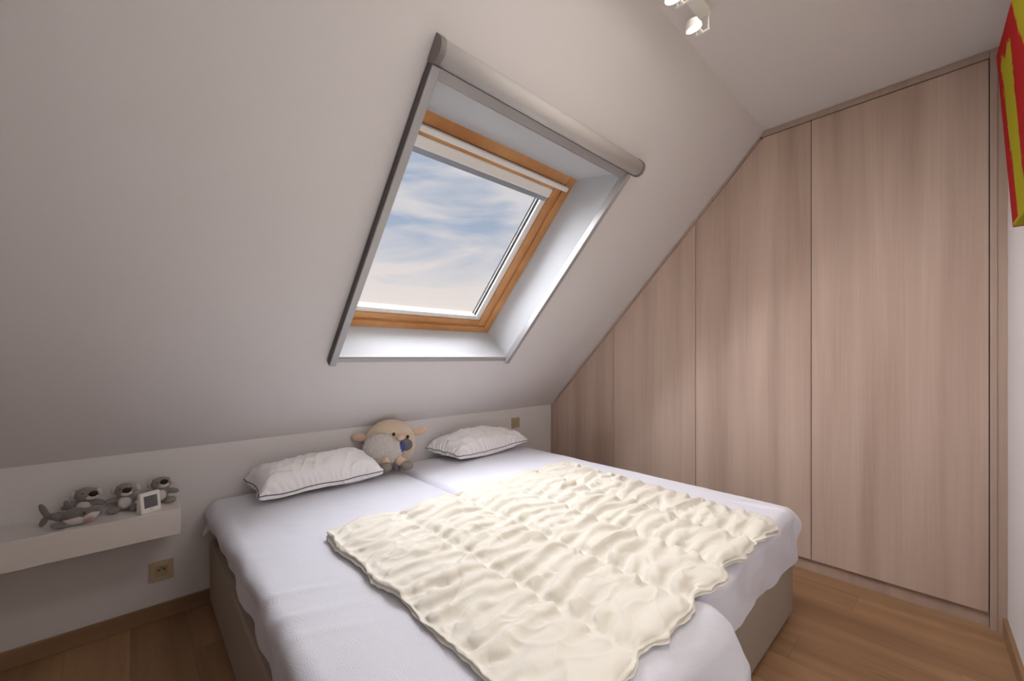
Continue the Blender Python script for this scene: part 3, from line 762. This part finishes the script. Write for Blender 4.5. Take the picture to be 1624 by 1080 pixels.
for dx, dz in ((-.0095, 0), (.0095, 0)):
    bm = bmesh.new(); add_cyl(bm, (dx, -.0022, dz), (dx, -.0012, dz), .0032, seg=14); link_bm('pin_hole', bm, M_BLACK, sk, local=True)
bm = bmesh.new(); add_cyl(bm, (0, -.012, .0105), (0, -.001, .0105), .0024, seg=12); link_bm('earth_pin', bm, M_ALUD, sk, local=True)
sw = thing('wall_switch', (2.330, YK, 0.654), 'small beige switch plate on the low wall above the right pillow', 'switch')
plate_with_hole('cover_frame', .0425, .0285, -.009, 0, M_BEIGE, sw)
box('rocker', (-.0275, -.0115, -.0275), (.0275, -.001, .0275), M_BEIGE2, sw, .0015, local=True)

# ------------------------------------------------------------------ weather station on the shelf
ZS = 0.5535
ck = thing('thermometer', (0.052, 2.290, ZS), 'small white square digital thermometer with grey screen on the shelf', 'thermometer')
ck.rotation_euler = (0, 0, math.radians(28))
bm = bmesh.new()
add_prism(bm, [(-.036, -.016, 0), (.036, -.016, 0), (.036, .022, 0), (-.036, .022, 0)], [(-.036, -.004, .082), (.036, -.004, .082), (.036, .012, .082), (-.036, .012, .082)], .003)
link_bm('case', bm, M_WHITE, ck, local=True)
def tilt_box(name, x0, x1, z0, z1, d, mat):
    yy = lambda z: -.016 + .012 * z / .082
    prism(name, [(x0, yy(z0) - d, z0), (x1, yy(z0) - d, z0), (x1, yy(z1) - d, z1), (x0, yy(z1) - d, z1)],
          [(x0, yy(z0) + .002, z0), (x1, yy(z0) + .002, z0), (x1, yy(z1) + .002, z1), (x0, yy(z1) + .002, z1)], mat, ck, local=True)
tilt_box('screen', -.024, .024, .020, .068, .0006, M_SCREEN)
for x0, x1, z0, z1 in ((-.019, -.008, .055, .057), (-.019, -.017, .045, .056), (-.009, -.007, .045, .056), (.004, .018, .060, .062), (.004, .006, .048, .061),
                       (-.018, .016, .040, .0412), (-.019, -.006, .026, .028), (-.013, -.011, .026, .037), (.003, .017, .026, .028), (.003, .005, .027, .037), (.015, .017, .027, .037)):
    tilt_box('segment', x0, x1, z0, z1, .0009, M_INK)
tilt_box('maker_mark', -.005, .005, .011, .0125, .0005, M_INK)

# ------------------------------------------------------------------ koalas
def make_koala(label, gaze, lean=0.0, bare=True):
    """local frame: facing -y, sitting on z=0"""
    k = thing('plush_koala', (0, 0, 0), label, 'plush toy', 'grey koalas on the shelf')
    tx, tz = gaze
    hc = Vector((tx * .012, -.006, .100))
    body = [((0, .004, .044), (.036, .032, .046)), ((hc.x, hc.y, hc.z), (.041, .036, .034)),
            ((-.040, -.020, .014), (.024, .030, .015), (0, 0, -.5)), ((.040, -.020, .014), (.024, .030, .015), (0, 0, .5)),
            ((-.046, -.010, .058), (.028, .012, .015), (0, -.25, .25)), ((.050, -.010, .056), (.030, .012, .015), (0, .25, -.25)),
            ((-.034, -.042, .014), (.014, .010, .014)), ((.034, -.042, .014), (.014, .010, .014)),
            ((hc.x - .036, hc.y + .010, hc.z + .006), (.012, .010, .019), (0, .35, 0)), ((hc.x + .036, hc.y + .010, hc.z + .006), (.012, .010, .019), (0, -.35, 0))]
    blob('body', body, M_GREY, k, .0032, 5, .0004)
    bl_ = blob('belly', [((0, -.018, .044), (.025, .017, .031))], M_PWHITE, k, .0032, 3, .0006)
    fwd = Vector((tx * .030, -.031, tz * .012))
    blob('muzzle', [(tuple(hc + fwd * .86 + Vector((0, 0, -.013))), (.023, .012, .014))], M_PWHITE, k, .003, 3, .0005)
    ellipsoid('nose', tuple(hc + fwd * 1.16 + Vector((0, -.002, .002))), (.0165, .0080, .0130), M_BLACK, k)
    for s in (-1, 1):
        ellipsoid('eye', tuple(hc + Vector((s * .020 + tx * .012, -.028 + abs(tx) * .004 + s * tx * .006, .012))), (.0038, .003, .0045), M_BLACK, k, sub=2)
        blob('ear_fluff', [(tuple(hc + Vector((s * .042, .004, .004))), (.0105, .0085, .0180), (0, -s * .35, 0))], M_PWHITE, k, .003, 2, .0016)
    return k
k1 = make_koala('grey plush koala behind the shark, head turned right', (.75, .35))
k1.scale = k2_ = (.86, .86, .86); k1.location = (-.146, 2.412, ZS); k1.rotation_euler = (0, 0, math.radians(0))
k2 = make_koala('grey plush koala sitting in the middle of the shelf, facing the room', (.25, .30))
k2.scale = k2_; k2.location = (-.022, 2.380, ZS); k2.rotation_euler = (0, 0, math.radians(-8))
k3 = make_koala('grey plush koala half hidden behind the white thermometer', (.35, .85))
k3.scale = k2_; k3.location = (.090, 2.398, ZS); k3.rotation_euler = (0, 0, math.radians(-2))

# ------------------------------------------------------------------ shark
def make_shark():
    k = thing('plush_shark', (-.172, 2.296, ZS), 'grey plush shark with white belly and pink mouth on the left of the shelf', 'plush toy')
    k.rotation_euler = (0, 0, math.radians(-24)); k.scale = (.76, .95, 1.06)
    # local: nose at +x
    up = [((.010, .012, .036), (.060, .026, .026), (0, -.05, 0)), ((.060, .010, .040), (.040, .024, .020), (0, -.12, 0)),
          ((.092, .008, .046), (.020, .015, .010), (0, -.1, 0)), ((-.045, .014, .034), (.040, .018, .019), (0, .05, 0)), ((-.080, .016, .036), (.028, .012, .013))]
    blob('body', up, M_SHARK, k, .0034, 6, .0003)
    blob('tail_fin', [((-.116, .016, .060), (.014, .007, .031), (0, -.6, 0)), ((-.116, .016, .022), (.013, .007, .026), (0, .75, 0)), ((-.100, .016, .040), (.014, .008, .012))], M_SHARK, k, .003, 4)
    blob('dorsal_fin', [((-.020, .014, .070), (.015, .006, .025), (0, -.75, 0))], M_SHARK, k, .003, 3)
    blob('side_fin', [((-.025, -.022, .014), (.034, .018, .007), (.35, .15, .65))], M_SHARK, k, .003, 3)
    blob('side_fin', [((-.012, .046, .012), (.028, .016, .007), (-.35, .15, -.65))], M_SHARK, k, .003, 3)
    blob('belly', [((.020, .006, .020), (.062, .025, .017), (0, -.10, 0)), ((.076, .003, .030), (.034, .021, .016), (0, -.30, 0)), ((.098, .004, .038), (.012, .012, .010))], M_PWHITE, k, .003, 5)
    ellipsoid('mouth', (.078, -.0165, .024), (.020, .0035, .0055), M_PINK, k, (0, -.25, .12))
    for s in (-1, 1): ellipsoid('eye', (.060, .010 + s * .0225, .045), (.0042, .003, .0042), M_BLACK, k, sub=2)
make_shark()

# ------------------------------------------------------------------ sheep on the bed
def make_sheep():
    k = thing('plush_sheep', (1.150, 2.330, BZ + .006), 'round cream plush sheep with white fleece belly between the two pillows', 'plush toy')
    k.rotation_euler = (math.radians(-8), 0, math.radians(-24))
    # local frame faces -y (towards the room)
    blob('body', [((0, .02, .155), (.155, .070, .150))], M_CREAM, k, .007, 3, .0003)
    blob('fleece', [((-.058, -.052, .128), (.102, .052, .096)), ((-.010, -.060, .115), (.084, .044, .080))], M_FLUFF, k, .006, 3, .0026)
    for s in (-1, 1):
        blob('ear', [((s * .178, .02, .212 + .012 * s), (.048, .016, .027), (0, -s * .16, 0))], M_PEACH, k, .005, 3)
    blob('snout', [((.086, -.052, .145), (.043, .028, .037))], M_SNOUT, k, .004, 3)
    blob('nose_patch', [((.060, -.072, .134), (.022, .016, .034), (0, .25, 0))], M_BLUE, k, .004, 2)
    blob('muzzle_top', [((.060, -.060, .190), (.026, .020, .020))], M_PEACH, k, .004, 3)
    for x, z in ((.018, .212), (.100, .192)): ellipsoid('eye', (x, -.052 + .10 * (x - .02) * .3, z), (.0090, .006, .0115), M_BLACK, k, sub=2)
    for x, dx in ((-.030, .000), (.052, .036)):
        blob('leg', [((x, -.088, .056), (.028, .030, .030), (.5, 0, 0)), ((x + dx * .5, -.102, .044), (.026, .026, .026), (.5, 0, 0))], M_PEACH, k, .004, 4)
        blob('hoof', [((x + dx, -.124, .030), (.036, .030, .028))], M_HOOF, k, .004, 4)
    blob('hoof', [((.028, -.090, .020), (.022, .018, .018))], M_SNOUT, k, .004, 3)
make_sheep()

# ------------------------------------------------------------------ ceiling spots
def make_spots():
    k = thing('ceiling_spotlight', (1.52, .66, ZC), 'twin white ceiling spotlight with two lit round heads above the wardrobe side', 'lamp')
    bm = bmesh.new(); add_box(bm, (1.38, .640, ZC - .022), (1.640, .690, ZC - .0005), .004); link_bm('mounting_bar', bm, M_WHITE, k)
    for hx, hy, tilt in ((1.530, .660, Vector((.31, -.11, -.946))), (1.350, .652, Vector((.18, -.05, -.97)))):
        c = Vector((hx, hy, 2.418)); t = tilt.normalized(); bx = hx + .075
        bm = bmesh.new(); add_cyl(bm, (bx, hy - .022, ZC - .03), (bx, hy - .022, 2.445), .003, seg=10); add_cyl(bm, (bx, hy + .022, ZC - .03), (bx, hy + .022, 2.445), .003, seg=10)
        add_cyl(bm, (bx, hy - .026, 2.445), (bx, hy + .026, 2.445), .004, seg=10)
        add_cyl(bm, (bx, hy, 2.445), tuple(c - t * .02), .005, seg=10); link_bm('bracket', bm, M_WHITE, k)
        bm = bmesh.new(); add_cyl(bm, tuple(c - t * .030), tuple(c - t * .008), .018, .0285); add_cyl(bm, tuple(c - t * .008), tuple(c), .0285, .029)
        hd = link_bm('spot_head', bm, M_WHITE, k)
        bm = bmesh.new(); add_cyl(bm, tuple(c - t * .004), tuple(c + t * .0012), .0265); link_bm('lens', bm, M_LENS, hd)
        d = bpy.data.lights.new('spot_beam', 'SPOT'); d.energy = 6; d.color = (1, .86, .72); d.spot_size = math.radians(110); d.spot_blend = 1.0
        d.shadow_soft_size = .05
        o = bpy.data.objects.new('spot_beam', d); COL.objects.link(o); o.location = c + t * .02 - k.location; o.parent = k
        o.rotation_euler = t.to_track_quat('-Z', 'Y').to_euler()
make_spots()

# ------------------------------------------------------------------ painting on the right wall
def make_painting():
    m = bpy.data.materials.new('painted_canvas'); m.use_nodes = True; t = m.node_tree; p = t.nodes['Principled BSDF']
    p.inputs['Roughness'].default_value = 0.9; p.inputs['Specular IOR Level'].default_value = 0.05
    c = t.nodes.new('ShaderNodeTexCoord'); sp = t.nodes.new('ShaderNodeSeparateXYZ'); t.links.new(c.outputs['Object'], sp.inputs[0])
    def math_(op, a, b):
        n = t.nodes.new('ShaderNodeMath'); n.operation = op
        for i, v in enumerate((a, b)):
            if isinstance(v, (int, float)): n.inputs[i].default_value = v
            else: t.links.new(v, n.inputs[i])
        return n.outputs[0]
    mp_ = t.nodes.new('ShaderNodeMapping'); mp_.inputs['Scale'].default_value = (26, 26, 5)
    nz = t.nodes.new('ShaderNodeTexNoise'); nz.inputs['Scale'].default_value = 1; nz.inputs['Detail'].default_value = 8; nz.inputs['Roughness'].default_value = .75
    t.links.new(c.outputs['Object'], mp_.inputs[0]); t.links.new(mp_.outputs[0], nz.inputs['Vector'])
    rough_ = math_('MULTIPLY', math_('SUBTRACT', nz.outputs['Fac'], .5), .16)
    X_ = math_('ADD', sp.outputs['X'], rough_); Z_ = sp.outputs['Z']
    # stroke 1 narrows towards the bottom; stroke 2 sweeps to the near side
    c1 = math_('ADD', math_('MULTIPLY', Z_, .05), -.185); w1 = math_('ADD', math_('MULTIPLY', Z_, .02), .075)
    d1 = math_('ABSOLUTE', math_('SUBTRACT', X_, c1), 0)
    s1 = math_('MULTIPLY', math_('LESS_THAN', d1, w1), math_('LESS_THAN', math_('ADD', Z_, rough_), .535))
    edge2 = math_('ADD', math_('MULTIPLY', math_('ABSOLUTE', math_('SUBTRACT', Z_, .62), 0), -.55), -.30)
    s2 = math_('LESS_THAN', X_, edge2)
    under = math_('LESS_THAN', sp.outputs['Z'], .012)
    s = math_('MAXIMUM', math_('MAXIMUM', s1, s2), math_('MULTIPLY', under, math_('LESS_THAN', X_, -.02)))
    mx = t.nodes.new('ShaderNodeMixRGB'); mx.inputs[1].default_value = srgb(152, 34, 34); mx.inputs[2].default_value = srgb(150, 141, 34)
    t.links.new(s, mx.inputs[0]); t.links.new(mx.outputs[0], p.inputs['Base Color'])
    k = thing('painting', (2.20, -.131, 1.640), 'unframed red and yellow abstract canvas leaning out from the right wall', 'painting')
    # object space of the canvas: origin at far bottom front corner
    tl = .036; th = .045; W_ = 1.35; sl = .045
    def pt(x, d, z): return (x, -.0 + sl * x + tl * z / .602 - d, z)
    a = [pt(0, 0, 0), pt(-W_, 0, 0), pt(-W_, 0, .602), pt(0, 0, .602)]; b = [pt(0, th, 0), pt(-W_, th, 0), pt(-W_, th, .602), pt(0, th, .602)]
    prism('canvas', a, b, m, k, .003, local=True)
make_painting()
